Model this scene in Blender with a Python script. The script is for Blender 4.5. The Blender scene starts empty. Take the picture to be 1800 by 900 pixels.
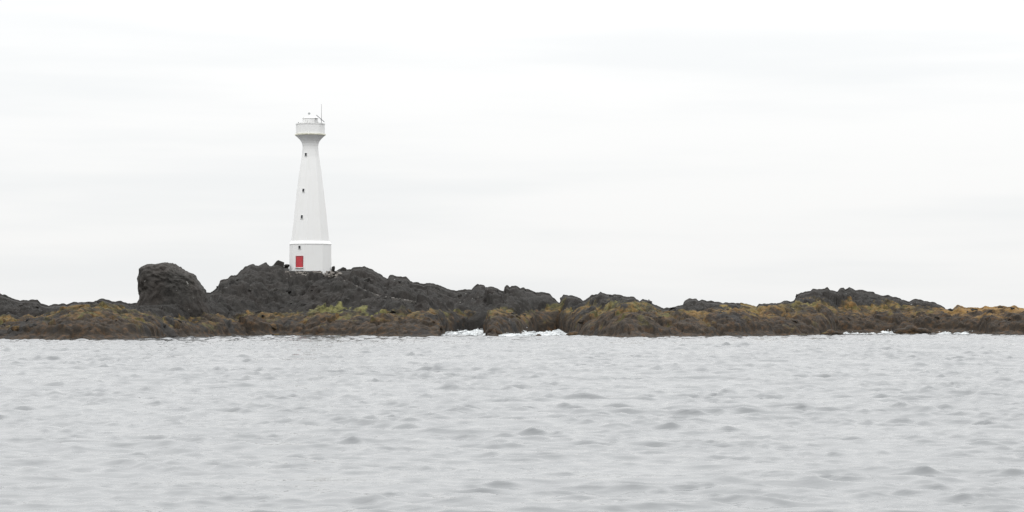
import bpy, bmesh, math, random
import numpy as np
from mathutils import Vector, Matrix

R = math.radians
scene = bpy.context.scene
col = scene.collection
random.seed(7)

# ------------------------------------------------------------------ camera
EYE = 4.0          # metres above the water
F = 4000.0         # focal length in pixels of an 1800 px wide picture
HOR = 549.0        # picture row of the sea horizon
cam_d = bpy.data.cameras.new('camera')
cam = bpy.data.objects.new('camera', cam_d)
col.objects.link(cam)
cam.location = (0, 0, EYE)
cam.rotation_euler = (R(90), 0, 0)
cam_d.sensor_width = 36.0
cam_d.lens = 36.0 * F / 1800.0
cam_d.shift_y = (HOR - 450.0) / 1800.0
cam_d.clip_start = 0.5
cam_d.clip_end = 40000
scene.camera = cam

# ------------------------------------------------------------------ world: overcast
SUN_EL, SUN_AZ = 58.0, 192.0      # azimuth clockwise from +Y: behind the camera, to its left
w = bpy.data.worlds.new('World')
scene.world = w
w.use_nodes = True
nt = w.node_tree
nt.nodes.clear()
N = nt.nodes.new
L = nt.links.new
out = N('ShaderNodeOutputWorld')
bg_sky = N('ShaderNodeBackground'); bg_sky.inputs['Strength'].default_value = 0.08
sky = N('ShaderNodeTexSky'); sky.sky_type = 'NISHITA'; sky.sun_disc = False
sky.sun_elevation = R(SUN_EL); sky.sun_rotation = R(SUN_AZ)
L(sky.outputs[0], bg_sky.inputs['Color'])
bg_cl = N('ShaderNodeBackground')
tc = N('ShaderNodeTexCoord')
sep = N('ShaderNodeSeparateXYZ'); L(tc.outputs['Generated'], sep.inputs[0])
def m2(op, a, b):
    n = N('ShaderNodeMath'); n.operation = op
    for i, v in enumerate((a, b)):
        if isinstance(v, (int, float)): n.inputs[i].default_value = v
        else: L(v, n.inputs[i])
    return n.outputs[0]
s = m2('MAXIMUM', sep.outputs['Z'], 0.0)
# luminance of an overcast dome: palest grey at the horizon, about three times that overhead
s2_ = m2('MULTIPLY', s, s)
lum = m2('ADD', m2('ADD', 0.935, m2('MULTIPLY', s, 0.72)), m2('SUBTRACT', m2('MULTIPLY', s2_, 3.0), m2('MULTIPLY', m2('MULTIPLY', s2_, s), 1.5)))
mp = N('ShaderNodeMapping'); mp.inputs['Scale'].default_value = (4.2, 4.2, 42.0)
mp.inputs['Location'].default_value = (3.1, 0.7, 1.3)
L(tc.outputs['Generated'], mp.inputs['Vector'])
nz = N('ShaderNodeTexNoise'); nz.inputs['Scale'].default_value = 1.0
nz.inputs['Detail'].default_value = 4.0; nz.inputs['Roughness'].default_value = 0.5
L(mp.outputs[0], nz.inputs['Vector'])
mr = N('ShaderNodeMapRange'); mr.inputs['From Min'].default_value = 0.30; mr.inputs['From Max'].default_value = 0.62
mr.inputs['To Min'].default_value = 0.0; mr.inputs['To Max'].default_value = 1.0
mr.interpolation_type = 'SMOOTHSTEP'
L(nz.outputs['Fac'], mr.inputs['Value'])
cr = N('ShaderNodeMix'); cr.data_type = 'RGBA'
cr.inputs['A'].default_value = (0.925, 0.938, 0.943, 1)
cr.inputs['B'].default_value = (1.0, 1.0, 0.995, 1)
L(mr.outputs[0], cr.inputs['Factor'])
L(cr.outputs['Result'], bg_cl.inputs['Color'])
L(lum, bg_cl.inputs['Strength'])
mixw = N('ShaderNodeMixShader'); mixw.inputs[0].default_value = 0.96
L(bg_sky.outputs[0], mixw.inputs[1]); L(bg_cl.outputs[0], mixw.inputs[2])
L(mixw.outputs[0], out.inputs['Surface'])

sun_d = bpy.data.lights.new('sun', 'SUN')
sun_d.energy = 0.5; sun_d.angle = R(25); sun_d.color = (1.0, 0.97, 0.93)
sun = bpy.data.objects.new('sun', sun_d); col.objects.link(sun)
az, el = R(SUN_AZ), R(SUN_EL)
to_sun = Vector((math.sin(az) * math.cos(el), math.cos(az) * math.cos(el), math.sin(el)))
sun.rotation_euler = to_sun.to_track_quat('Z', 'Y').to_euler()
sun.location = to_sun * 300

scene.view_settings.view_transform = 'Standard'
scene.view_settings.look = 'None'
scene.view_settings.exposure = 0.0
scene.view_settings.gamma = 1.0
scene.render.engine = 'CYCLES'
scene.cycles.filter_width = 1.5

# ------------------------------------------------------------------ helpers
def tag(o, label=None, cat=None, group=None, kind=None):
    if label: o['label'] = label
    if cat: o['category'] = cat
    if group: o['group'] = group
    if kind: o['kind'] = kind
    return o

def link(name, me, mat=None, parent=None):
    o = bpy.data.objects.new(name, me)
    col.objects.link(o)
    if mat is not None and me is not None and len(me.materials) == 0: me.materials.append(mat)
    if parent is not None: o.parent = parent
    return o

def empty(name, loc=(0, 0, 0), rz=0.0):
    o = bpy.data.objects.new(name, None); col.objects.link(o)
    o.location = loc; o.rotation_euler = (0, 0, rz); o.empty_display_size = 0.3
    return o

def grid_mesh(name, P, smooth=True):
    """P: (rows, cols, 3) array -> quad sheet"""
    r, c, _ = P.shape
    idx = np.arange(r * c).reshape(r, c)
    q = np.stack([idx[:-1, :-1], idx[:-1, 1:], idx[1:, 1:], idx[1:, :-1]], -1).reshape(-1, 4)
    me = bpy.data.meshes.new(name)
    me.vertices.add(r * c); me.vertices.foreach_set('co', P.reshape(-1).astype(np.float32))
    me.loops.add(q.size); me.loops.foreach_set('vertex_index', q.reshape(-1).astype(np.int32))
    me.polygons.add(len(q))
    me.polygons.foreach_set('loop_start', (np.arange(len(q)) * 4).astype(np.int32))
    me.polygons.foreach_set('loop_total', np.full(len(q), 4, np.int32))
    me.polygons.foreach_set('use_smooth', np.full(len(q), smooth, bool))
    me.update(calc_edges=True)
    return me

def fattr(me, name, vals):
    a = me.attributes.new(name, 'FLOAT', 'POINT')
    a.data.foreach_set('value', vals.reshape(-1).astype(np.float32))

# --- vector noise
def _h(ix, iy, iz, k):
    n = (ix.astype(np.int64) * 374761393 + iy.astype(np.int64) * 668265263 + iz.astype(np.int64) * 2147483647 + k * 974634777) & 0xffffffff
    n = ((n ^ (n >> 13)) * 1274126177) & 0xffffffff
    n = ((n ^ (n >> 15)) * 2246822519) & 0xffffffff
    return ((n ^ (n >> 16)) & 0xffffff) / float(0xffffff)

def vnoise(x, y, z, k=0):
    ix, iy, iz = np.floor(x), np.floor(y), np.floor(z)
    fx, fy, fz = x - ix, y - iy, z - iz
    sx, sy, sz = fx * fx * (3 - 2 * fx), fy * fy * (3 - 2 * fy), fz * fz * (3 - 2 * fz)
    def g(a, b, c): return _h(ix + a, iy + b, iz + c, k)
    x0 = (g(0,0,0) * (1 - sx) + g(1,0,0) * sx) * (1 - sy) + (g(0,1,0) * (1 - sx) + g(1,1,0) * sx) * sy
    x1 = (g(0,0,1) * (1 - sx) + g(1,0,1) * sx) * (1 - sy) + (g(0,1,1) * (1 - sx) + g(1,1,1) * sx) * sy
    return (x0 * (1 - sz) + x1 * sz) * 2 - 1

def fbm(x, y, z, k=0, o=4, rough=0.5):
    t = 0.0; a = 1.0; s_ = 0.0; f = 1.0
    for i in range(o):
        t = t + a * vnoise(x * f, y * f, z * f, k + i); s_ += a; a *= rough; f *= 2.03
    return t / s_

def worley2(x, y, k=0):
    """rounded lumps: returns dome height 0..1 of the highest dome and cell random"""
    ix, iy = np.floor(x), np.floor(y)
    best = np.full(x.shape, 9.0); rid = np.zeros(x.shape)
    z0 = np.zeros_like(ix)
    for a in (-1, 0, 1):
        for b in (-1, 0, 1):
            px = ix + a + _h(ix + a, iy + b, z0, k); py = iy + b + _h(ix + a, iy + b, z0, k + 1)
            d = (x - px) ** 2 + (y - py) ** 2
            r = _h(ix + a, iy + b, z0, k + 2)
            m = d < best
            best = np.where(m, d, best); rid = np.where(m, r, rid)
    return np.sqrt(np.clip(1 - best / 0.9, 0, 1)), rid

def mat_new(name):
    m = bpy.data.materials.new(name); m.use_nodes = True
    t = m.node_tree
    b = t.nodes.get('Principled BSDF')
    return m, t, b

def node(t, typ, **kw):
    n = t.nodes.new(typ)
    for k, v in kw.items():
        if k in n.inputs: n.inputs[k].default_value = v
        else: setattr(n, k, v)
    return n

def noise_tex(t, vec, scale, detail=4.0, rough=0.55):
    n = node(t, 'ShaderNodeTexNoise', Scale=scale, Detail=detail, Roughness=rough)
    t.links.new(vec, n.inputs['Vector'])
    return n.outputs['Fac']

def ramp(t, fac, stops, interp='LINEAR'):
    n = t.nodes.new('ShaderNodeValToRGB'); n.color_ramp.interpolation = interp
    e = n.color_ramp.elements
    while len(e) < len(stops): e.new(0.5)
    for i, (p, c) in enumerate(stops):
        e[i].position = p
        e[i].color = (c, c, c, 1) if isinstance(c, (int, float)) else (*c, 1)
    t.links.new(fac, n.inputs['Fac'])
    return n.outputs['Color']

def mixc(t, fac, a, b, blend='MIX'):
    n = t.nodes.new('ShaderNodeMix'); n.data_type = 'RGBA'; n.blend_type = blend
    for s_, v in (('Factor', fac), ('A', a), ('B', b)):
        if isinstance(v, (int, float)): n.inputs[s_].default_value = v
        elif isinstance(v, tuple): n.inputs[s_].default_value = (*v, 1)
        else: t.links.new(v, n.inputs[s_])
    return n.outputs['Result']

def mth(t, op, a, b=0.0):
    n = t.nodes.new('ShaderNodeMath'); n.operation = op
    for i, v in enumerate((a, b)):
        if isinstance(v, (int, float)): n.inputs[i].default_value = v
        else: t.links.new(v, n.inputs[i])
    return n.outputs[0]

def bump(t, b, height, strength, dist):
    n = node(t, 'ShaderNodeBump', Strength=strength, Distance=dist)
    t.links.new(height, n.inputs['Height'])
    t.links.new(n.outputs[0], b.inputs['Normal'])

# ------------------------------------------------------------------ materials
def make_rock(name, use_attr, tone=1.0, algae_const=0.0):
    """dark basalt; where the 'algae' attribute says so it is overgrown with brown, orange and yellow-green growth"""
    m, t, b = mat_new(name)
    g = t.nodes.new('ShaderNodeNewGeometry')
    pos = g.outputs['Position']
    n1 = noise_tex(t, pos, 0.22, 5); n2 = noise_tex(t, pos, 1.7, 6, 0.62); n3 = noise_tex(t, pos, 0.6, 4)
    k = tone
    base = ramp(t, n2, [(0.30, (0.034*k, 0.032*k, 0.030*k)), (0.50, (0.050*k, 0.047*k, 0.043*k)), (0.72, (0.076*k, 0.071*k, 0.064*k))])
    base = mixc(t, ramp(t, n1, [(0.42, 0.0), (0.66, 0.65)]), base, (0.062*k, 0.052*k, 0.046*k))
    # thin pale lichen
    base = mixc(t, ramp(t, n3, [(0.60, 0.0), (0.74, 0.40)]), base, (0.090*k, 0.088*k, 0.070*k))
    base = mixc(t, ramp(t, noise_tex(t, pos, 1.15, 2, 0.5), [(0.735, 0.0), (0.765, 0.8)]), base, (0.22, 0.215, 0.20))   # bird droppings
    if use_attr:
        al = node(t, 'ShaderNodeAttribute', attribute_name='algae').outputs['Fac']
        zo = node(t, 'ShaderNodeAttribute', attribute_name='zone').outputs['Fac']
        gr = node(t, 'ShaderNodeAttribute', attribute_name='green').outputs['Fac']
        oc = node(t, 'ShaderNodeAttribute', attribute_name='ochre').outputs['Fac']
    else:
        v = node(t, 'ShaderNodeValue'); v.outputs[0].default_value = algae_const; al = v.outputs[0]
        v2 = node(t, 'ShaderNodeValue'); v2.outputs[0].default_value = 0.35; zo = v2.outputs[0]
        v3 = node(t, 'ShaderNodeValue'); v3.outputs[0].default_value = 0.0; gr = v3.outputs[0]
    hue = noise_tex(t, pos, 0.30, 4); hue2 = noise_tex(t, pos, 1.1, 5, 0.6)
    zj = mth(t, 'ADD', zo, mth(t, 'MULTIPLY', mth(t, 'SUBTRACT', hue, 0.5), 1.9))
    low = ramp(t, hue2, [(0.32, (0.020, 0.017, 0.015)), (0.52, (0.044, 0.034, 0.025)), (0.70, (0.100, 0.058, 0.030))])
    upa = ramp(t, hue, [(0.40, (0.034, 0.036, 0.020)), (0.48, (0.092, 0.084, 0.034)), (0.555, (0.205, 0.118, 0.042)), (0.63, (0.120, 0.112, 0.042))])
    upb = ramp(t, hue2, [(0.38, 0.42), (0.62, 1.0)])
    up = mixc(t, 1.0, upa, upb, 'MULTIPLY')
    up = mixc(t, gr, up, ramp(t, hue2, [(0.38, (0.070, 0.072, 0.028)), (0.66, (0.215, 0.210, 0.080))]))
    if use_attr: up = mixc(t, oc, up, ramp(t, hue2, [(0.36, (0.150, 0.088, 0.034)), (0.60, (0.340, 0.205, 0.070))]))
    alg = mixc(t, ramp(t, zj, [(0.34, 0.0), (0.66, 1.0)]), low, up)
    alg = mixc(t, 1.0, alg, (0.68, 0.66, 0.62), 'MULTIPLY')
    edge = mth(t, 'ADD', al, mth(t, 'MULTIPLY', mth(t, 'SUBTRACT', hue2, 0.5), 0.8))
    fac = ramp(t, edge, [(0.38, 0.0), (0.62, 1.0)])
    c = mixc(t, fac, base, alg)
    t.links.new(c, b.inputs['Base Color'])
    b.inputs['Roughness'].default_value = 0.88
    b.inputs['Specular IOR Level'].default_value = 0.25
    hh = mth(t, 'ADD', noise_tex(t, pos, 2.0, 4, 0.6), mth(t, 'MULTIPLY', noise_tex(t, pos, 5.0, 2, 0.5), 0.25))
    bump(t, b, hh, 0.55, 0.35)
    return m

M_TERR = make_rock('basalt_with_growth', True, 0.37)
M_ROCK = make_rock('basalt', False, 0.38)
M_BOUL = make_rock('weathered_basalt', False, 0.66)
M_SHORE = make_rock('overgrown_shore_rock', False, 0.5, 0.95)
M_WET = make_rock('wet_rock', False, 0.5, 0.55)

def make_paint():
    m, t, b = mat_new('white_masonry_paint')
    tcn = t.nodes.new('ShaderNodeTexCoord'); pos = tcn.outputs['Object']
    mpn = node(t, 'ShaderNodeMapping'); mpn.inputs['Scale'].default_value = (2.2, 2.2, 0.18)
    t.links.new(pos, mpn.inputs['Vector'])
    st = noise_tex(t, mpn.outputs[0], 1.0, 5, 0.6)
    bl = noise_tex(t, pos, 0.5, 4)
    c = mixc(t, ramp(t, st, [(0.50, 0.0), (0.78, 0.40)]), (0.700, 0.702, 0.698), (0.60, 0.60, 0.575))
    c = mixc(t, ramp(t, bl, [(0.45, 0.0), (0.75, 0.35)]), c, (0.665, 0.66, 0.645))
    t.links.new(c, b.inputs['Base Color']); b.inputs['Roughness'].default_value = 0.75
    b.inputs['Specular IOR Level'].default_value = 0.3
    bump(t, b, noise_tex(t, pos, 5.0, 5), 0.25, 0.03)
    return m
M_WHITE = make_paint()

def simple(name, c1, c2, scale, rough=0.6, metal=0.0):
    m, t, b = mat_new(name)
    pos = t.nodes.new('ShaderNodeTexCoord').outputs['Object']
    c = ramp(t, noise_tex(t, pos, scale, 5, 0.6), [(0.35, c1), (0.68, c2)])
    t.links.new(c, b.inputs['Base Color'])
    b.inputs['Roughness'].default_value = rough; b.inputs['Metallic'].default_value = metal
    bump(t, b, noise_tex(t, pos, scale * 3, 4), 0.3, 0.02)
    return m
M_STAIN = simple('stained_gallery_edge', (0.50, 0.49, 0.38), (0.72, 0.71, 0.64), 2.5, 0.8)
M_RED = simple('red_door_paint', (0.40, 0.028, 0.040), (0.47, 0.046, 0.056), 3.0, 0.45)
M_REDF = simple('dark_red_frame_paint', (0.22, 0.030, 0.035), (0.30, 0.045, 0.05), 3.0, 0.5)
M_DARK = simple('dark_window_glass', (0.010, 0.012, 0.014), (0.022, 0.026, 0.030), 2.0, 0.12)
M_METAL = simple('grey_galvanised_metal', (0.16, 0.16, 0.16), (0.27, 0.27, 0.27), 4.0, 0.5, 0.6)
M_LENS = simple('lamp_glass', (0.20, 0.22, 0.22), (0.33, 0.35, 0.35), 5.0, 0.1)
M_PANEL = simple('dark_panel', (0.03, 0.035, 0.05), (0.06, 0.065, 0.085), 3.0, 0.25)
M_RUBBLE = simple('pale_rubble_stone', (0.10, 0.092, 0.083), (0.21, 0.19, 0.17), 1.6, 0.9)
M_PATH = simple('trodden_grey_path', (0.075, 0.070, 0.064), (0.125, 0.115, 0.105), 1.2, 0.9)

def make_foam():
    m, t, b = mat_new('white_foam')
    pos = t.nodes.new('ShaderNodeNewGeometry').outputs['Position']
    n_ = noise_tex(t, pos, 1.6, 6, 0.65)
    c = ramp(t, n_, [(0.34, (0.34, 0.37, 0.385)), (0.66, (0.68, 0.695, 0.70))])
    t.links.new(c, b.inputs['Base Color']); b.inputs['Roughness'].default_value = 0.8
    mpn = node(t, 'ShaderNodeMapping'); mpn.inputs['Scale'].default_value = (0.8, 0.3, 2.4)
    t.links.new(pos, mpn.inputs['Vector'])
    al = ramp(t, noise_tex(t, mpn.outputs[0], 1.3, 6, 0.68), [(0.28, 0.0), (0.58, 1.0)])
    t.links.new(al, b.inputs['Alpha'])
    bump(t, b, noise_tex(t, pos, 3.0, 6, 0.7), 0.6, 0.25)
    return m
M_FOAM = make_foam()
M_SPRAY = simple('white_spray', (0.55, 0.57, 0.58), (0.68, 0.69, 0.70), 2.0, 0.8)

def make_sea():
    m, t, b = mat_new('sea_water')
    pos = t.nodes.new('ShaderNodeNewGeometry').outputs['Position']
    b.inputs['Base Color'].default_value = (0.136, 0.142, 0.147, 1)
    b.inputs['Roughness'].default_value = 0.06
    b.inputs['IOR'].default_value = 1.333
    mpn = node(t, 'ShaderNodeMapping'); mpn.inputs['Scale'].default_value = (0.55, 1.0, 1.0)
    t.links.new(pos, mpn.inputs['Vector'])
    h1 = noise_tex(t, mpn.outputs[0], 3.6, 2, 0.5)
    h2 = noise_tex(t, mpn.outputs[0], 0.55, 3, 0.5)
    hh = mth(t, 'ADD', mth(t, 'MULTIPLY', h1, 0.28), mth(t, 'MULTIPLY', h2, 0.55))
    bump(t, b, hh, 0.26, 0.22)
    return m
M_SEA = make_sea()

# ------------------------------------------------------------------ sea
def ystep(y):
    if y < 40: return 2.0
    if y < 450: return max(0.085, 0.0023 * y)
    return y * 0.06
ys_ = [-58.0]
while ys_[-1] < 30000: ys_.append(ys_[-1] + ystep(ys_[-1]))
ys_ = np.array(ys_)
dyy = np.gradient(ys_)
dense = np.linspace(-13.6, 13.6, 821)
side = 13.6 + np.cumsum(0.034 * 1.11 ** np.arange(60))
side = side[side < 80]
th = np.radians(np.concatenate([-side[::-1], dense, side]))
AP = 62.0
YY = np.repeat(ys_[:, None], len(th), 1)
XX = (YY + AP) * np.tan(th)[None, :]
dxx = np.abs(np.gradient(XX, axis=1))
sp = np.maximum(dyy[:, None] * np.ones_like(XX), dxx)
rng = np.random.default_rng(11)
ZZ = np.zeros_like(XX); OX = np.zeros_like(XX); OY = np.zeros_like(XX)
gust = 0.75 + 0.55 * fbm(XX * 0.035, YY * 0.022, XX * 0, 91, 3)
nw = 64
for i in range(nw):
    lam = 0.5 * (9.0 / 0.5) ** ((i + rng.random()) / nw)
    spread = 0.62 if lam < 4 else 0.38
    a = R(-103) + rng.normal(0, spread)
    kx, ky = math.cos(a), math.sin(a)
    k = 2 * math.pi / lam
    amp = 0.0022 * lam ** 0.75 * (0.6 + 0.8 * rng.random())
    
    ph = rng.random() * 6.283
    att = np.clip((lam / (sp * 2.6)) - 0.5, 0, 1)
    if not att.any(): continue
    arg = (XX * kx + YY * ky) * k + ph
    A = amp * att * (gust if lam < 5 else 1.0)
    ZZ += A * np.cos(arg)
    sn = A * 0.85 * np.sin(arg)
    OX -= kx * sn; OY -= ky * sn
# groups of short steep wavelets that come and go over the calmer water
for si, (l0, l1, fx, fy, am, thr) in enumerate([(0.30, 0.55, 0.5, 0.8, 0.0070, 0.75), (0.5, 0.95, 0.33, 0.5, 0.0098, 0.62), (0.8, 1.6, 0.20, 0.32, 0.0108, 0.62), (1.5, 3.0, 0.10, 0.16, 0.0060, 0.65), (3.0, 6.0, 0.05, 0.08, 0.0030, 0.75)]):
    off_ = 0.90 + (0.75 if l0 > 0.7 else 0.6) * np.clip((YY - 55) / 150.0, 0, 1)      # choppier out in the open water than in the lee
    msk = off_ * np.clip(thr + 1.25 * fbm(XX * fx, YY * fy, XX * 0 + si * 3.7, 120 + 7 * si, 3), 0.15, 1.5)
    for i in range(16):
        lam = l0 * (l1 / l0) ** ((i + rng.random()) / 16)
        a = R(-100) + rng.normal(0, 0.52)
        kx, ky = math.cos(a), math.sin(a); k = 2 * math.pi / lam
        att = np.clip((lam / (sp * 1.5)) - 0.6, 0, 1)
        arg = (XX * kx + YY * ky) * k + rng.random() * 6.283
        A = am * lam * (0.6 + 0.8 * rng.random()) * att * msk
        ZZ += A * np.cos(arg)
        sn = A * 1.0 * np.sin(arg)
        OX -= kx * sn; OY -= ky * sn
P = np.stack([XX + OX, YY + OY, ZZ], -1)
sea = link('sea', grid_mesh('sea', P), M_SEA)
tag(sea, kind='structure')

# ------------------------------------------------------------------ headland
def lut(pts):
    a = np.array(pts, float)
    return a[:, 0], a[:, 1]

ridge = [(-320,546),(-250,532),(-180,526),(-120,530),(-60,522),(0,520),(11,523),(21,527),(36,532),(45,530),(59,531),(66,532),(73,538),(83,540),(91,539),(113,537),(117,538),(128,535),(151,533.5),(164,534.5),(168,532.5),(179.5,528),(184,529),(198,533.5),(213,533.5),(223,536),(229.5,538),(234,537),(244,536),(300,534),(360,520),
 (363.6,517.5),(371,517),(378,513),(383,508),(387,496),(399.5,493),(407,487),(416.5,487),(422,479),(429.7,473),(442,466.5),(454,468),(465.6,463.6),(475,466.5),(480,462.7),(490,459),(496,460),(499.6,464.6),(506,463),(509,475),
 (583,475),(590,475),(595,472),(602,470.4),(609,475),(616,475),(620,473),(630,472.4),(640,470.4),(648,474),(656,476),(666,484),(674,490),(682,492.4),(685,487),(689,485.6),(695,489),(714,490),(721,498),(736,499.6),(744,502.4),(750,500),(764,502),(778,506),(790,512),
 (802.7,514.7),(807,513),(813,514),(820.4,511.6),(830,511.6),(834.7,505.8),(840,502),(850.7,503.5),(853,507),(857.8,505.8),(870,508),(878,513),(885.5,515.6),(887,508.4),(891.6,505),(896,508.8),(899.6,505.8),(907.6,505),(913.8,510),(921,509),(923.6,512),(935,514),(943,517.7),(957,517),(967,519.5),(970.7,524.4),(983,534),(985,533),(986.5,525),(991,520),(1000,521.8),(1014,524.4),(1025,531.6),(1030,530.7),(1039,522.7),(1051.6,519),(1055,515.6),(1061,517),(1066,520),(1078,520),
 (1090,521.5),(1101,525),(1114,524),(1117.7,528.5),(1124.7,531),(1129,528),(1141,531.5),(1150,538),(1164,545),(1178,545),(1189,540),(1200.5,539),(1203,532),(1213,527),(1225,527),(1228.5,531.5),(1234,528.5),(1241,532),(1258,533),(1267,534),(1283,534),(1302,535.5),(1316,538),(1330,542),(1335,537),(1353,535),(1365,535.5),(1379.6,530),(1389,533),(1398,530),
 (1401.6,519),(1414,515.7),(1423.6,514),(1428.5,510),(1445.6,510.8),(1454,508),(1460,512.5),(1472.5,514.5),(1477,508),(1482,508),(1486,512),(1494.5,507.6),(1500.6,511),(1504,513),(1516.5,512.5),(1526,515.7),(1538.5,516.4),(1548,522),(1563,522),(1570,525.5),(1580,526),(1597,533),(1607,527),(1619,529.6),(1629,531.6),(1643.6,534),(1660.7,542.6),(1673,546.5),(1678,542.6),(1685,537.7),(1695,543),(1726.7,544),(1731.6,541),(1741,542.6),(1758.5,540),(1771,542.6),(1785,540),(1790,544),(1800,545),(1850,541),(1900,543),(1970,538),(2050,544),(2120,552)]
shelf = [(-320,566),(-100,570),(0,573),(60,571),(85,563),(110,556),(150,551),(180,552),(210,556),(240,566),(300,572),(345,572),(390,565),(420,561),(470,565),(510,568),(540,563),(600,555),(625,555),(660,562),(690,567),(720,561),(765,557),(800,561),(830,555),(870,557),(900,561),(940,563),(975,557),(990,550),(1010,555),(1040,554),(1090,552),(1125,552),(1160,558),(1180,562),(1230,560),(1260,556),(1290,555),(1310,549),(1340,553),(1380,551),(1400,547),(1450,545),(1550,547),(1600,546),(1660,548),(1690,549),(1800,550),(2120,556)]
shore = [(-320,338),(60,334),(150,333),(240,340),(300,360),(400,380),(500,392),(600,386),(700,378),(770,376),(779,392),(800,408),(846,420),(852,410),(858,378),(872,376),(884,384),(925,402),(945,420),(985,424),(1005,404),(1030,386),(1100,360),(1200,370),(1300,380),(1440,402),(1475,420),(1560,424),(1640,426),(1720,420),(1740,410),(1800,406),(2120,404)]
back = [(-320,380),(100,382),(240,392),(330,402),(380,418),(480,432),(545,438),(620,438),(900,446),(1100,440),(1300,442),(1500,456),(1800,458),(2120,458)]
RU, RV = lut(ridge); SU, SV = lut(shelf); OU, OV = lut(shore); BU, BV = lut(back)

SMU = np.arange(-320, 2121, 4.0); _p = np.pad(np.interp(SMU, OU, OV), 24, mode='edge')
SMV = np.convolve(_p, np.hanning(51)[1:-1] / np.hanning(51).sum(), 'valid')
def zpix(row, y): return EYE + (HOR - row) / F * y

LH_Y = 434.0
LH_X = (545.5 - 900) / F * LH_Y
LH_Z = zpix(476.0, LH_Y - 3.5)
PXM = LH_Y / F                       # metres per picture pixel at the lighthouse

def height(X, Y, detail=True):
    """ground height; also returns the fraction across the shelf and the ridge weight"""
    U = X / Y * F + 900
    # ragged layout: lateral jitter of the outline that grows away from the crest
    ys = np.interp(U + 6 * vnoise(X * 0.2, Y * 0.2, X * 0, 5), OU, OV) + 1.6 * fbm(X * 0.13, Y * 0.10, X * 0, 6, 2)
    yb = np.interp(U, BU, BV)
    zr = zpix(np.interp(U, RU, RV), yb)
    sw = np.interp(U, [-320, 200, 300, 480, 800, 1000, 1160, 1400, 2120], [16, 17, 11, 14, 15, 17, 22, 20, 20])
    ysm = np.interp(U, SMU, SMV)
    ysh = ysm + np.minimum(sw, (yb - ysm) * 0.62)
    ys = np.minimum(ys, ysh - 2.5)
    zs = zpix(np.interp(U + 5 * vnoise(X * 0.3, Y * 0.3, X * 0, 8), SU, SV), ysh)
    zs = np.minimum(zs, zr - 0.15)
    zs = np.maximum(zs, 0.5)
    t1 = np.clip((Y - ys) / (ysh - ys), -3, 1)
    up1 = np.where(t1 < 0, t1 * 2.0, zs * np.power(np.clip(t1, 0, 1), 0.55))
    t2 = np.clip((Y - ysh) / np.maximum(yb - ysh, 1), 0, 1)
    steep = 0.80
    up2 = zs - 0.55 * np.sin(np.clip(t2 * 7, 0, 1) * math.pi) + (zr - zs) * np.power(t2, steep)
    Z = np.where(Y < ysh, up1, up2)
    dback = np.clip(Y - yb, 0, None)
    Z = Z - 0.12 * dback - 0.006 * dback ** 2
    q = np.clip(Z / np.maximum(zs, 0.3), 0, 2)
    # how free the noise is: little at the crest so the skyline keeps its shape, none under the tower
    crest = np.clip(np.abs(Y - yb) / 13.0, 0, 1)
    crest = 0.09 + 0.91 * crest ** 1.3
    crest = np.where(Y > yb, 0.09 + 0.4 * np.clip((Y - yb) / 25, 0, 1), crest)
    rt = np.hypot(X - LH_X, Y - LH_Y)
    plat = np.clip((rt - 5.2) / 3.5, 0, 1)
    if detail:
        dx = 0.9 * vnoise(X * 0.5, Y * 0.5, X * 0, 21); dy = 0.9 * vnoise(X * 0.5, Y * 0.5, X * 0 + 3, 22)
        d1, r1 = worley2((X + dx) / 4.6, (Y + dy) / 6.0, 31)
        d2, r2 = worley2((X + dx) / 1.9, (Y + dy) / 2.6, 41)
        d3, r3 = worley2(X / 0.8, Y / 1.1, 51)
        dark = np.clip((q - 0.9) * 3, 0, 1)
        hn = (d1 - 0.55) * (1.45 + 0.55 * dark) * (0.5 + r1) + (r1 - 0.5) * 0.8
        hn += (d2 - 0.5) * 0.75 * (0.5 + r2)
        hn += (d3 - 0.5) * (0.32 - 0.12 * dark) * (0.5 + r3)
        hn += fbm(X * 1.1, Y * 1.1, X * 0, 61, 3) * 0.35
        hn += (0.5 - np.abs(fbm(X * 0.42, Y * 0.34, X * 0, 64, 4, 0.6)) * 2.2) * 0.75 * dark
        amp = crest * plat * np.clip((Z + 0.6) / 1.1, 0.1, 1)
        Z = Z + hn * amp
        Z = Z + plat * (1 - 0.4 * crest) * 0.30 * ((d3 - 0.5) * 0.8 + (d2 - 0.5) * 0.55)
    # nothing in front of the crest overtops it
    Z = np.where(Y < yb, np.minimum(Z, zpix(np.interp(U, RU, RV) + 1.8, Y)), Z)
    if detail: Z = Z + plat * (0.17 * (d3 - 0.5) + 0.22 * (d2 - 0.5)) * np.clip(1.2 - crest, 0, 1)
    if detail:
        Z = Z * plat + np.minimum(Z, LH_Z - 0.08) * (1 - plat)
        ax_ = np.clip((7.5 - np.abs(X - LH_X - 1)) / 2.5, 0, 1); dF = LH_Y - 3.9 - Y
        lim = LH_Z - 0.02 - 0.16 * dF + 3.0 * (1 - ax_) + 1.2 * np.clip((dF - 4) / 3, 0, 9)
        Z = np.where((dF > 0) & (dF < 12), np.minimum(Z, lim), Z)
        fill = LH_Z - 0.06 - 0.42 * np.clip(dF, 0, None) - 2.2 * np.clip(np.abs(X - LH_X - 0.5) - 5.2, 0, None) - 0.5 * np.clip(Y - LH_Y - 5, 0, None)
        Z = np.maximum(Z, fill + 0.12 * (d3 - 0.5))
    return Z, q

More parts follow.
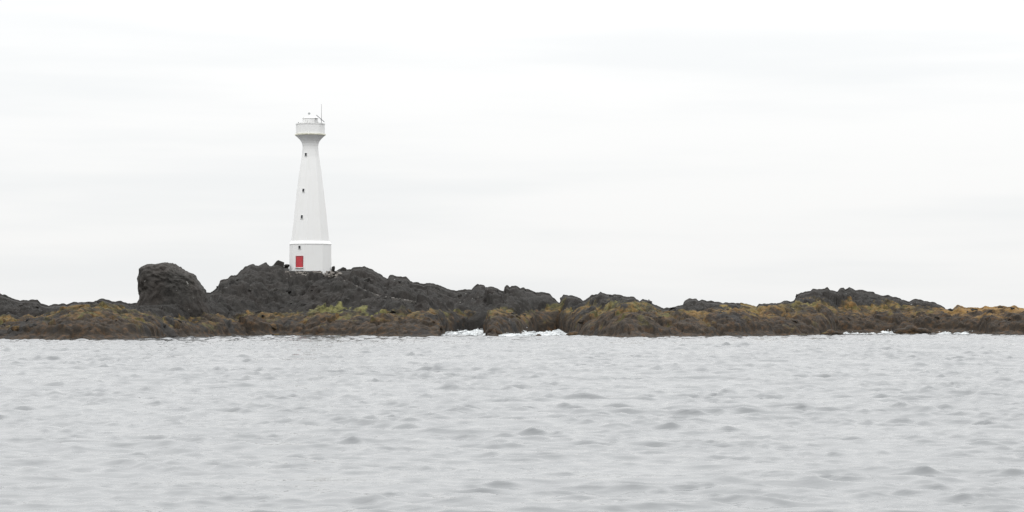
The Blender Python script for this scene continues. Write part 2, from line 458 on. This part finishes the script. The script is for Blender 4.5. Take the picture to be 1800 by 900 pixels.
# path descending from the lighthouse: a narrow bed with a low edge, laid on the slope
pth = [(566,484.5),(582,488.5),(596,493),(608,498.5),(620,504),(632,509.5),(644,515),(657,520),(670,524),(685,526.8),(700,529),(715,531.4),(732,534.5)]
def march(u, row):
    yy = np.arange(388.0, 440.0, 0.1); xx = (u - 900) / F * yy
    z, _ = height(xx, yy, False)
    tgt = zpix(row, yy)
    hit = np.where(z >= tgt)[0]
    return yy[hit[0]] if len(hit) else 420.0
pu = np.linspace(566, 732, 60); pr = np.interp(pu, [p[0] for p in pth], [p[1] for p in pth])
py_ = np.array([march(u, r) for u, r in zip(pu, pr)])
py_ = np.convolve(np.pad(py_, 4, mode='edge'), np.ones(9) / 9, 'valid')
px_ = (pu - 900) / F * py_; pz_ = zpix(pr, py_)

us = np.linspace(-320, 2120, 1440)
vs = np.concatenate([np.linspace(-9, -0.5, 6), np.linspace(0, 34, 150), np.linspace(34.3, 62, 84), np.linspace(62.8, 140, 26)])
YB0 = np.interp(us, OU, OV)
# smooth front line so the sheet does not fold at the coves
ker = np.ones(61) / 61
mn = np.minimum(YB0, np.interp(us, BU, BV) - 30)
pad_ = np.pad(mn, 40, mode='edge')
mn = np.min(np.lib.stride_tricks.sliding_window_view(pad_, 81), axis=1)
YBs = np.convolve(np.pad(mn - 1.5, 30, mode='edge'), ker, 'valid')
BBs = np.interp(us, BU, BV)
front = vs[:, None] < 0
span = (BBs - YBs)[None, :] / 55.0
GY = YBs[None, :] - 9 + np.where(front, vs[:, None] * 0 + (vs[:, None] + 9) * 1.0, 9 + vs[:, None] * span)
GX = (us[None, :] - 900) / F * GY
GZ, GQ = height(GX, GY)
# the path is cut into the slope: clear the ground over its bed and just below it
pyi = np.interp(us, pu, py_)[None, :]; pzi = np.interp(us, pu, pz_)[None, :]
on = ((us > 566) & (us < 732))[None, :] & (GY > pyi - 6) & (GY < pyi + 1.6)
GZ = np.where(on, np.minimum(GZ, pzi + 0.02 - 0.22 * np.clip(pyi - 0.7 - GY, 0, 9)), GZ)
# push lumps sideways too: small overhangs and broken faces
jx = 0.28 * fbm(GX * 0.9, GY * 0.9, GZ * 0.9, 71, 3); jy = 0.5 * fbm(GX * 0.8, GY * 0.8, GZ * 1.2, 75, 3)
rt = np.hypot(GX - LH_X, GY - LH_Y); pl = np.clip((rt - 5.2) / 3, 0, 1)
TP = np.stack([GX + jx * pl, GY + jy * pl, GZ], -1)
me = grid_mesh('rocky_headland', TP)
# where seaweed and low plants grow: the shelf along the water, ragged upper limit
UU = GX / GY * F + 900
alg = 1.0 - np.clip((GQ - 0.90) / 0.35, 0, 1)
nb = fbm(GX * 0.16, GY * 0.16, GX * 0, 81, 4)
alg = alg + 0.85 * nb + 0.75 * fbm(GX * 0.42, GY * 0.30, GX * 0, 83, 3) - 0.08
alg = alg * np.clip((1.55 - GQ) / 0.3, 0, 1)
# growth reaching up to the crest in some stretches, and bare dark rock reaching down in others
top_u = np.interp(UU, [-320,90,125,215,240,980,1000,1130,1165,1295,1312,1332,1345,1655,1680,2120], [0,0,0.12,0.10,0,0,0.10,0.22,0,0,0.75,0.75,0.25,0.1,1,1])
alg = alg + top_u * (0.8 + 0.8 * nb)
bare = np.interp(UU, [-320,-60,30,80,110,140,190,230,258,300,345,365,1550,1585,1625,1660], [0,0.55,0.5,0.35,0.0,0.25,0.1,0,0.25,0.25,0.2,0,0,0.55,0.5,0])
alg = alg - bare * (0.5 + 0.9 * nb) 
alg = np.clip(alg, 0, 1)
grn = np.clip((GQ - 0.82) * 4, 0, 1) * np.clip(0.42 + 1.7 * fbm(GX * 0.11, GY * 0.11, GX * 0, 86, 3), 0, 1)
gu = np.interp(UU, [-320,75,100,140,200,240,380,430,520,545,660,680,700,760,775,800,970,1000,1040,1130,1170,1300,1335,1350,1420,1550,1650,1700,2120], [0.5,0.7,0.9,0.9,0.5,0.4,0.9,1.2,1.0,2.4,2.4,0.4,0.6,1.7,1.7,0.3,0.6,0.6,0.5,0.6,0.2,1.2,1.2,0.8,0.9,0.9,0.5,0.15,0.3])
grn = np.clip(grn * gu * 0.8, 0, 1)
fattr(me, 'ochre', np.interp(UU, [1180, 1230, 1330, 1400, 1640, 1690], [0, 0.35, 0.3, 0.1, 0.15, 0.8]) * np.ones_like(GX)); fattr(me, 'algae', alg); fattr(me, 'zone', np.clip(GQ * 0.62, 0, 1)); fattr(me, 'green', grn)
land = link('rocky_headland', me, M_TERR)
tag(land, kind='structure')

def ground(x, y):
    z, _ = height(np.array([float(x)]), np.array([float(y)]))
    return float(z[0])

def place(row_u, y):                      # X for a picture column at distance y
    return (row_u - 900) / F * y

# ------------------------------------------------------------------ loose rocks on the headland (parts of it)
def rock_mesh(name, seed, n=15):
    """angular broken block: hull of a few scattered points, edges worn"""
    rg = np.random.default_rng(seed)
    bm = bmesh.new()
    for _ in range(n):
        d = rg.normal(size=3); d /= np.linalg.norm(d)
        d = np.sign(d) * np.abs(d) ** 0.75 * rg.uniform(0.82, 1.08)
        bm.verts.new(d)
    r_ = bmesh.ops.convex_hull(bm, input=bm.verts[:])
    bmesh.ops.delete(bm, geom=[v for v in bm.verts if not v.link_faces], context='VERTS')
    bmesh.ops.bevel(bm, geom=bm.edges[:], offset=0.05, segments=1, affect='EDGES', clamp_overlap=True)
    for v in bm.verts:
        if v.co.length > 1.3: v.co *= 1.3 / v.co.length
    bmesh.ops.recalc_face_normals(bm, faces=bm.faces)
    me = bpy.data.meshes.new(name); bm.to_mesh(me); bm.free()
    return me

RV_DARK = [rock_mesh('rock', 100 + i) for i in range(8)]
for m_ in RV_DARK: m_.materials.append(M_ROCK)
RV_SHORE = [rock_mesh('rock', 200 + i) for i in range(6)]
for m_ in RV_SHORE: m_.materials.append(M_SHORE)
RV_RUB = [rock_mesh('stone', 300 + i, 11) for i in range(5)]
for m_ in RV_RUB: m_.materials.append(M_RUBBLE)

def put_rock(x, y, z, sx, sy, sz, pool, name='rock', parent=land):
    o = link(name, random.choice(pool), None, parent)
    o.location = (x, y, z); o.scale = (sx, sy, sz)
    o.rotation_euler = (random.uniform(-0.25, 0.25), random.uniform(-0.3, 0.3), random.uniform(0, 6.28))
    return o

# knobs that stand up along the crest: (column, row of the top, width px)
knobs = [(180,528,16),(46,530,20),(383,503,13),(396,493,22),(410,487,18),(430,474,22),(446,467,24),(466,464,18),(489,459,22),(504,463,11),
 (586,467,7),(602,470,15),(624,473,18),(640,470.5,18),(652,476,16),(689,486,11),(706,489.5,22),(750,500,14),(842,503,20),(858,506,10),(870,508,16),(891.5,505,9),(905,505.5,18),(921,509,9),(936,514,14),(957,517.5,22),
 (992,521,14),(1004,522,22),(1041,523,18),(1057,516,14),(1074,520,18),(1092,522,14),(1112,524.5,16),(1129,528,10),(1212,527.5,20),(1224,527.5,16),(1234,529,10),(1262,533.5,20),(1337,537,12),(1355,535,16),(1380,530,16),
 (1406,518,16),(1420,514.5,16),(1434,510,16),(1452,508.5,14),(1479,508,10),(1494,508,11),(1516,512.5,14),(1534,516,18),(1563,522,18),(1608,527.5,14),(1626,531,18),(1686,538,14),(1731,541,10),(1759,540.5,18),(1784,540.5,14)]
for (u, v, wd) in knobs:
    y = float(np.interp(u, BU, BV)) - random.uniform(0.2, 1.6)
    if u == 586: y = LH_Y - 0.5
    k = y / F
    hw = wd * 0.5 * k
    hz = hw * random.uniform(0.7, 1.0) if u != 586 else 0.8
    put_rock(place(u, y), y, zpix(v, y) - hz * 0.92, hw, hw * 1.1, hz, RV_DARK)
# blocks strewn on the dark slopes and along the shelf
cnt = 0
while cnt < 120:
    u = random.uniform(-40, 1840)
    yb = float(np.interp(u, BU, BV)); yo = float(np.interp(u, OU, OV))
    f_ = random.uniform(0.02, 0.85)
    y = yo + (yb - yo) * f_
    x = place(u, y)
    if math.hypot(x - LH_X, y - LH_Y) < 9: continue
    z = ground(x, y)
    if z < 0.25: continue
    r = random.choice((0.3, 0.4, 0.5, 0.65, 0.8))
    row = HOR - (z - EYE) / y * F
    low = row > float(np.interp(u, SU, SV)) + 3
    if f_ > 0.7 and r > 0.6: r = 0.5
    put_rock(x, y, z - r * 0.12, r * random.uniform(0.9, 1.4), r, r * random.uniform(0.55, 0.8), RV_SHORE if low else RV_DARK)
    cnt += 1

RV_WET = [rock_mesh('rock', 400 + i) for i in range(5)]
for m_ in RV_WET: m_.materials.append(M_WET)
for i in range(46):
    u = random.uniform(-20, 1820)
    if 775 < u < 1000 or 1480 < u < 1730: continue
    y = float(np.interp(u, OU, OV)) - random.uniform(-1.5, 4.5)
    r = random.uniform(0.4, 1.3)
    put_rock(place(u, y), y, random.uniform(-0.25, 0.05), r * random.uniform(1.0, 2.2), r, r * random.uniform(0.3, 0.55), RV_WET).rotation_euler = (0, 0, random.uniform(-0.5, 0.5))

# ------------------------------------------------------------------ the big boulder
def solid_from_outline(name, pts, y, depth, mat, seed, amp=0.35, sub=5, flat=0.8):
    """a rounded solid whose side view follows the outline; depth is its own half thickness"""
    P2 = np.array([(place(u, y), zpix(v, y)) for u, v in pts])
    c = P2.mean(0)
    ang = np.arctan2(P2[:, 1] - c[1], P2[:, 0] - c[0]); rad = np.hypot(P2[:, 0] - c[0], P2[:, 1] - c[1])
    o_ = np.argsort(ang); ang, rad = ang[o_], rad[o_]
    ang = np.concatenate([ang[-3:] - 2 * math.pi, ang, ang[:3] + 2 * math.pi]); rad = np.concatenate([rad[-3:], rad, rad[:3]])
    bm = bmesh.new(); bmesh.ops.create_icosphere(bm, subdivisions=sub, radius=1.0)
    co = np.array([v.co[:] for v in bm.verts])
    a = np.arctan2(co[:, 2], co[:, 0]); pl_ = np.hypot(co[:, 0], co[:, 2])
    r = np.interp(a, ang, rad) * np.power(pl_, flat)
    x = np.cos(a) * r; z = np.sin(a) * r
    yy = np.sign(co[:, 1]) * np.power(np.abs(co[:, 1]), 0.7) * depth
    n = fbm(co[:, 0] * 2.3 + seed, co[:, 1] * 2.3, co[:, 2] * 2.3, seed, 5, 0.55)
    n2 = fbm(co[:, 0] * 9 + seed, co[:, 1] * 9, co[:, 2] * 9, seed + 9, 3, 0.55)
    n3 = 0.35 - np.abs(fbm(co[:, 0] * 1.9 + seed, co[:, 1] * 1.9, co[:, 2] * 3.1, seed + 20, 4, 0.6)) * 2.4
    k = (n + 0.25 * n3) * amp * (1 - 0.75 * pl_ ** 6) + n2 * amp * 0.45
    rr = np.sqrt(x * x + z * z + yy * yy) + 1e-6
    x += x / rr * k * 1.3; z += z / rr * k * 1.3; yy += yy / rr * k * 2.2
    for v, p in zip(bm.verts, zip(x, yy, z)): v.co = p
    me = bpy.data.meshes.new(name); bm.to_mesh(me); bm.free()
    me.polygons.foreach_set('use_smooth', np.full(len(me.polygons), True))
    o = link(name, me, mat); o.location = (c[0], y, c[1])
    return o

boul = [(248,527),(247,515.5),(245.5,506),(245,487),(247.5,474),(252,468),(266,464),(273,465.5),(284,463),(301,462.7),(310.7,467),(318,473),(329.6,479),(340,481.6),(344.7,490),(352,500.5),(359,508),(361.5,517.5),(364,532),(370,552),(366,576),(345,582),(310,580),(270,578),(243,566),(240,545)]
bo = solid_from_outline('boulder', boul, 386.0, 6.0, M_BOUL, 17, 0.50, 6)
tag(bo, 'huge rounded dark boulder standing alone on the low shore, apart from the lighthouse hill', 'boulder')

# low rocks standing in the surf
for (pts, y, dep, mat, lab, sd) in [
    ([(992,592),(998,585.5),(1006,583.5),(1016,584.5),(1021,588),(1024,592),(1016,597),(1000,597)], 386.0, 1.3, M_WET, 'small dark wet rock standing in the white surf of the cove', 3),
    ([(1566,587),(1572,580),(1590,577),(1612,577),(1632,580),(1640,586),(1620,592),(1585,592)], 418.0, 2.2, M_SHORE, 'low brown weed-covered rock between two patches of surf', 5),
    ([(853,588),(857,578),(866,572),(876,578),(884,588),(876,596),(860,596)], 378.0, 1.8, M_SHORE, 'brown shore rock dividing the two stretches of surf in the cove', 8),
    ([(933,591.5),(942,590.3),(952,590.6),(960,592),(952,596),(938,596)], 384.0, 0.8, M_WET, 'thin flat dark rock barely breaking the surf of the cove', 12),
    ([(1440,588),(1452,584),(1468,583),(1483,586),(1476,592),(1450,592)], 404.0, 1.5, M_SHORE, 'flat orange brown rock at the edge of the far surf', 15)]:
    o = solid_from_outline('shore_rock', pts, y, dep, mat, sd, 0.14, 4)
    tag(o, lab, 'rock', 'low rocks in the surf')

# ------------------------------------------------------------------ foam: breaking water along the rocks
def foam_patch(segs, seed, gain=1.75, name='surf'):
    """segs: list of (u, y0, y1, crest height)"""
    a = np.array(segs, float)
    u = np.linspace(a[0, 0], a[-1, 0], int((a[-1, 0] - a[0, 0]) * 2.2))
    y0 = np.interp(u, a[:, 0], a[:, 1]); y1 = np.interp(u, a[:, 0], a[:, 2]); hc = np.interp(u, a[:, 0], a[:, 3])
    v = np.linspace(0, 1, 44)[:, None]
    Y = y0 + (y1 - y0) * v; X = (u[None, :] - 900) / F * Y
    ju = 7.0 * fbm(u * 0.05, u * 0, u * 0, seed + 3, 3)[None, :] * (1 - v); Y = Y + ju; X = (u[None, :] - 900) / F * Y
    n1 = fbm(X * 0.35, Y * 0.12, X * 0, seed, 4); n2 = fbm(X * 1.3, Y * 0.6, X * 0, seed + 5, 4, 0.6)
    env = np.clip(np.sin(np.pi * np.clip(v, 0, 1)) ** 0.6, 0, 1) * np.ones_like(X)
    rise = 0.25 + 0.75 * np.clip(v * 1.15, 0, 1) ** 1.4
    Z = -0.32 + env * (hc[None, :] * gain + 0.22) * rise * (1.0 + 0.9 * n1) + 0.42 * n2 * env
    o = link(name, grid_mesh(name, np.stack([X + 0.15 * n2, Y, Z], -1)), M_FOAM)
    # drops and clots thrown up along the crests
    rg = np.random.default_rng(seed); bm = bmesh.new()
    r, c = np.nonzero(Z > 0.25)
    if len(r):
        for i in rg.integers(0, len(r), min(90, len(r) // 8)):
            k = (r[i], c[i]); h_ = abs(rg.normal(0, 0.22)) * min(1.5, 0.4 + Z[k])
            bmesh.ops.create_icosphere(bm, subdivisions=1, radius=rg.uniform(0.02, 0.07), matrix=Matrix.Translation((X[k] + rg.normal(0, 0.3), Y[k] + rg.normal(0, 0.5), Z[k] + h_)) @ Matrix.Diagonal((rg.uniform(1, 2.6), 1, rg.uniform(0.6, 1.1), 1)))
        me = bpy.data.meshes.new('spray'); bm.to_mesh(me)
        link('spray', me, M_SPRAY, o)['kind'] = 'stuff'
    bm.free()
    return o
fo = foam_patch([(766,372,392,0.05),(776,371,398,0.50),(800,379,412,0.38),(825,383,420,0.45),(838,383,422,0.85),(848,383,420,0.75),(853,380,402,0.35),(862,372,384,0.12),(870,366,386,0.50),(900,367,402,0.62),(930,378,412,0.42),(945,380,422,0.50),(965,382,424,0.62),(985,384,424,0.60),(995,384,414,0.40),(1015,385,402,0.18),(1035,386,394,0.05)], 401)
tag(fo, 'white foaming surf breaking into the small cove below the middle rocks', 'surf', kind='stuff')
fo = foam_patch([(1436,398,408,0.0),(1460,400,416,0.12),(1490,403,426,0.25),(1530,405,432,0.32),(1555,406,434,0.50),(1566,406,432,0.75),(1571,406,426,0.30),(1580,408,420,-0.1),(1625,408,424,0.0),(1640,408,436,0.30),(1652,408,436,0.62),(1662,408,436,0.62),(1690,408,432,0.48),(1715,408,428,0.35),(1728,406,420,0.10),(1745,404,412,0.0)], 431, 1.25)
tag(fo, 'thin white surf washing the far rocks under the yellow ground', 'surf', kind='stuff')
fo = foam_patch([(408,372,388,-0.02),(418,373,390,0.22),(426,373,390,0.26),(434,374,389,-0.05),(450,376,392,0.10),(470,378,394,0.14),(490,380,396,0.14),(505,382,397,-0.02),(515,383,398,0.16),(530,382,396,0.06),(545,381,394,-0.05)], 447, 2.6)
tag(fo, 'small flecks of white foam along the weedy shore below the lighthouse', 'surf', kind='stuff')

# ------------------------------------------------------------------ lighthouse
lh = empty('lighthouse', (LH_X, LH_Y, LH_Z))
tag(lh, 'tall white tapering eight-sided lighthouse with a red door on the dark rock hill', 'lighthouse')
ROT = R(-90 - 27.5 + 22.5)           # corner angle so that one face carries the door, turned to the viewer's left
def rowz(row): return (476.0 - row) * PXM
NS = 8
AP8 = math.cos(math.pi / 8)
def ring(r, z, n=NS, rot=ROT):
    return [(r * math.cos(rot + 2 * math.pi * i / n), r * math.sin(rot + 2 * math.pi * i / n), z) for i in range(n)]
def shell(name, prof, mat, parent, n=NS, rot=ROT, bev=0.05, smooth=False):
    """prof: list of (corner radius, z) from bottom up; closed solid of n sides"""
    bm = bmesh.new()
    rings = [[bm.verts.new(p) for p in ring(r, z, n, rot)] for r, z in prof]
    for a, b_ in zip(rings[:-1], rings[1:]):
        for i in range(n):
            bm.faces.new((a[i], a[(i + 1) % n], b_[(i + 1) % n], b_[i]))
    bm.faces.new(list(reversed(rings[0]))); bm.faces.new(rings[-1])
    if bev:
        ed = [e for e in bm.edges if e.calc_face_angle(0) > R(20)]
        bmesh.ops.bevel(bm, geom=ed, offset=bev, segments=2, affect='EDGES', profile=0.6)
    me = bpy.data.meshes.new(name); bm.to_mesh(me); bm.free()
    if smooth: me.polygons.foreach_set('use_smooth', np.full(len(me.polygons), True))
    return link(name, me, mat, parent)
cr = lambda px: px * PXM * 1.02      # half width in the picture -> corner radius (silhouette lies near the corners)
base = shell('base', [(cr(37.2), -0.9), (cr(36.9), 0.0), (cr(36.4), rowz(429.5))], M_WHITE, lh)
shell('base_shoulder', [(cr(37.0), rowz(429.5) + 0.004), (cr(37.0), rowz(428.2)), (cr(33.6), rowz(423.6))], M_WHITE, lh, bev=0.03)
TOW = [(423.6, 33.0), (400, 30.6), (370, 27.4), (335, 23.5), (310, 20.4), (290, 17.6), (275, 15.2), (262, 13.9), (257, 13.7), (252, 14.4), (248, 16.2), (244, 19.2), (240.5, 22.8), (238.2, 25.6)]
shell('tower', [(cr(h_), rowz(r_) + (0.004 if i == 0 else 0)) for i, (r_, h_) in enumerate(TOW)], M_WHITE, lh, bev=0.0)
shell('gallery', [(cr(25.9), rowz(238.2) + 0.004), (cr(27.0), rowz(237.2)), (cr(27.0), rowz(235.2))], M_STAIN, lh, bev=0.03)
# parapet: open ring with a floor inside it
def ring_wall(name, ro, ri, z0, z1, mat, parent):
    bm = bmesh.new()
    A = [bm.verts.new(p) for p in ring(ro, z0)]; B = [bm.verts.new(p) for p in ring(ro, z1)]
    C = [bm.verts.new(p) for p in ring(ri, z1)]; D = [bm.verts.new(p) for p in ring(ri, z0)]
    for i in range(NS):
        j = (i + 1) % NS
        for P_, Q_ in ((A, B), (B, C), (C, D), (D, A)): bm.faces.new((P_[i], P_[j], Q_[j], Q_[i]))
    bmesh.ops.recalc_face_normals(bm, faces=bm.faces)
    me = bpy.data.meshes.new(name); bm.to_mesh(me); bm.free()
    return link(name, me, mat, parent)
par = ring_wall('parapet', cr(25.2), cr(23.0), rowz(235.2) + 0.004, rowz(218.6), M_WHITE, lh)
ring_wall('coping', cr(25.9), cr(22.4), rowz(218.6) + 0.004, rowz(216.8), M_WHITE, par)
lan = shell('lantern_room', [(cr(13.2), rowz(235.2) + 0.006), (cr(13.2), rowz(208.2))], M_WHITE, lh)
shell('roof', [(cr(13.9), rowz(208.2) + 0.004), (cr(13.9), rowz(207.0)), (cr(9.0), rowz(205.4))], M_WHITE, lan, bev=0.02)

def tube(name, p0, p1, r0, r1, mat, parent, n=10):
    p0, p1 = Vector(p0), Vector(p1)
    q = (p1 - p0).to_track_quat('Z', 'Y'); ln = (p1 - p0).length
    bm = bmesh.new()
    bmesh.ops.create_cone(bm, cap_ends=True, segments=n, radius1=r0, radius2=r1, depth=ln, matrix=Matrix.Translation((p0 + p1) / 2) @ q.to_matrix().to_4x4())
    me = bpy.data.meshes.new(name); bm.to_mesh(me); bm.free()
    return link(name, me, mat, parent)
def lathe(name, prof, mat, parent, cx=0, cy=0, n=16):
    bm = bmesh.new()
    rings = [[bm.verts.new((cx + r * math.cos(2 * math.pi * i / n), cy + r * math.sin(2 * math.pi * i / n), z)) for i in range(n)] for r, z in prof]
    for a, b_ in zip(rings[:-1], rings[1:]):
        for i in range(n): bm.faces.new((a[i], a[(i + 1) % n], b_[(i + 1) % n], b_[i]))
    bm.faces.new(list(reversed(rings[0]))); bm.faces.new(rings[-1])
    me = bpy.data.meshes.new(name); bm.to_mesh(me); bm.free()
    me.polygons.foreach_set('use_smooth', np.full(len(me.polygons), True))
    return link(name, me, mat, parent)
def boxm(name, size, mat, parent, loc, rot=None, bev=0.015):
    bm = bmesh.new(); bmesh.ops.create_cube(bm, size=1.0)
    for v in bm.verts: v.co = Vector((v.co.x * size[0], v.co.y * size[1], v.co.z * size[2]))
    if bev: bmesh.ops.bevel(bm, geom=bm.edges[:], offset=bev, segments=2, affect='EDGES')
    me = bpy.data.meshes.new(name); bm.to_mesh(me); bm.free()
    o = link(name, me, mat, parent)
    if rot is not None: o.matrix_local = Matrix.Translation(loc) @ rot.to_4x4()
    else: o.location = loc
    return o

lx = -2.0 * PXM
lamp = lathe('lamp', [(0.26, rowz(205.4) + 0.003), (0.24, rowz(203.6)), (0.10, rowz(203.0)), (0.10, rowz(200.9)), (0.15, rowz(200.5))], M_WHITE, lh, lx)
lathe('lens', [(0.15, rowz(200.5) + 0.003), (0.25, rowz(199.6)), (0.23, rowz(198.4)), (0.12, rowz(197.6))], M_LENS, lamp, lx)
lathe('cap', [(0.13, rowz(197.6) + 0.003), (0.13, rowz(196.6)), (0.05, rowz(194.6))], M_WHITE, lamp, lx)
# whip antenna, tilted panel on its bracket, stubs on the parapet
ax = (565.5 - 545.5) * PXM
ant = tube('antenna', (ax, -0.6, rowz(216.8)), (ax, -0.6, rowz(183)), 0.050, 0.028, M_METAL, lh)
tube('bracket', (ax, -0.9, rowz(211.5)), (ax - 0.2, -0.45, rowz(210.0)), 0.035, 0.035, M_METAL, ant)
pa = Matrix.Rotation(math.atan2(12, 14), 3, 'Y')
boxm('panel', (1.95, 0.85, 0.10), M_PANEL, lh, ((564.2 - 545.5) * PXM, -1.25, rowz(208.8)), pa, 0.01)
for dx_, dy_ in ((-2.15, -1.15), (1.62, -1.75), (-0.4, -2.35)):
    tube('railing_post', (dx_, dy_, rowz(216.8) - 0.1), (dx_, dy_, rowz(215.0)), 0.07, 0.07, M_METAL, par)

# openings on the face that carries the door
fa = R(-90 - 27.5)                         # outward direction of that face
nrm = Vector((math.cos(fa), math.sin(fa), 0)); tan = Vector((-math.sin(fa), math.cos(fa), 0))
def apoth(z):
    row = 476.0 - z / PXM
    if row > 429.5: hw = 36.6
    else:
        rr_ = [r for r, _ in TOW][::-1]; hh_ = [h for _, h in TOW][::-1]
        hw = float(np.interp(row, rr_, hh_))
    return cr(hw) * AP8
def on_face(z, off=0.0, side=0.0): return nrm * (apoth(z) + off) + tan * side + Vector((0, 0, z))
def frame_rot(z):
    dz = 0.2; sl = (apoth(z + dz) - apoth(z - dz)) / (2 * dz)
    up = (Vector((0, 0, 1)) + nrm * sl).normalized(); n_ = tan.cross(up).normalized()
    return Matrix((tan, up, n_)).transposed()          # columns: width, height, outward
dz0, dz1 = rowz(469.9), rowz(451.2)
dzc = (dz0 + dz1) / 2; dh = dz1 - dz0; dw = 1.44
fr = frame_rot(dzc)
door = boxm('door', (dw, dh, 0.10), M_RED, lh, on_face(dzc, 0.035), fr, 0.01)
for nm, sz, lo in (('frame', (0.10, dh, 0.16), (dw / 2 + 0.052, 0, 0.0)), ('frame', (0.10, dh, 0.16), (-dw / 2 - 0.052, 0, 0.0)), ('frame', (dw + 0.21, 0.14, 0.18), (0, dh / 2 + 0.073, 0.0)), ('sill', (dw + 0.4, 0.14, 0.34), (0, -dh / 2 - 0.073, 0.08))):
    boxm(nm, sz, M_REDF if nm == 'frame' else M_WHITE, door, lo)
boxm('handle', (0.06, 0.22, 0.06), M_METAL, door, (dw / 2 - 0.16, -0.05, 0.085))
for r_, (sw_, sh_) in ((272, (0.42, 0.62)), (335, (0.44, 0.60)), (381.7, (0.44, 0.66)), (434.8, (0.48, 0.60))):
    z = rowz(r_)
    fr = frame_rot(z)
    wi = boxm('window', (sw_, sh_, 0.08), M_DARK, lh, on_face(z, 0.012), fr, 0.008)
    for sz, lo in (((0.05, sh_, 0.11), (sw_ / 2 + 0.027, 0, 0.01)), ((0.05, sh_, 0.11), (-sw_ / 2 - 0.027, 0, 0.01)), ((sw_ + 0.12, 0.05, 0.12), (0, sh_ / 2 + 0.027, 0.01))):
        boxm('frame', sz, M_WHITE, wi, lo, None, 0.006)
    boxm('sill', (sw_ + 0.16, 0.06, 0.16), M_WHITE, wi, (0, -sh_ / 2 - 0.032, 0.03), None, 0.008)

# rubble footing on the slope below the tower
foot = empty('rubble_footing', (LH_X, LH_Y - 4.6, LH_Z))
tag(foot, 'pale rubble stones packed under the foot of the white lighthouse', 'rubble')
for i in range(64):
    dx_ = random.uniform(-4.3, 6.2); dyy_ = random.uniform(-2.6, 0.2)
    x, y = LH_X + dx_, LH_Y - 4.6 + dyy_
    z = min(ground(x, y), LH_Z - 0.1)
    r = random.uniform(0.22, 0.5)
    put_rock(dx_, dyy_, z - LH_Z + 0.05, r * 1.2, r, r * 0.65, RV_RUB, 'stone', foot)

# path laid on the slope
prof = [(-0.75, -1.6), (-0.70, 0.42), (-0.38, 0.45), (-0.34, 0.20), (1.3, 0.24), (1.4, -1.5)]      # across the path: edge wall on the seaward side, then the bed
PP = np.zeros((len(prof), len(pu), 3))
jit = 0.07 * np.random.default_rng(3).normal(size=(len(prof), len(pu)))
for i, (o_, h_) in enumerate(prof):
    PP[i, :, 0] = px_; PP[i, :, 1] = py_ + o_ + jit[i]; PP[i, :, 2] = pz_ + h_ + jit[i] * 0.9
pa_ = link('path', grid_mesh('path', PP, False), M_PATH); tag(pa_, kind='structure')

# little marker post on the crest
mu, mv = 1140.5, 526.0
my = float(np.interp(mu, BU, BV)) - 0.5
mz = zpix(532.5, my)
mk = empty('marker_post', (place(mu, my), my, mz - 0.15))
tag(mk, 'tiny marker post with a knob on top, on the crest of the middle rocks', 'post')
tube('post', (0, 0, -0.3), (0, 0, 0.62), 0.05, 0.045, M_METAL, mk)
lathe('knob', [(0.06, 0.622), (0.13, 0.68), (0.13, 0.80), (0.05, 0.86)], M_METAL, mk, n=10)
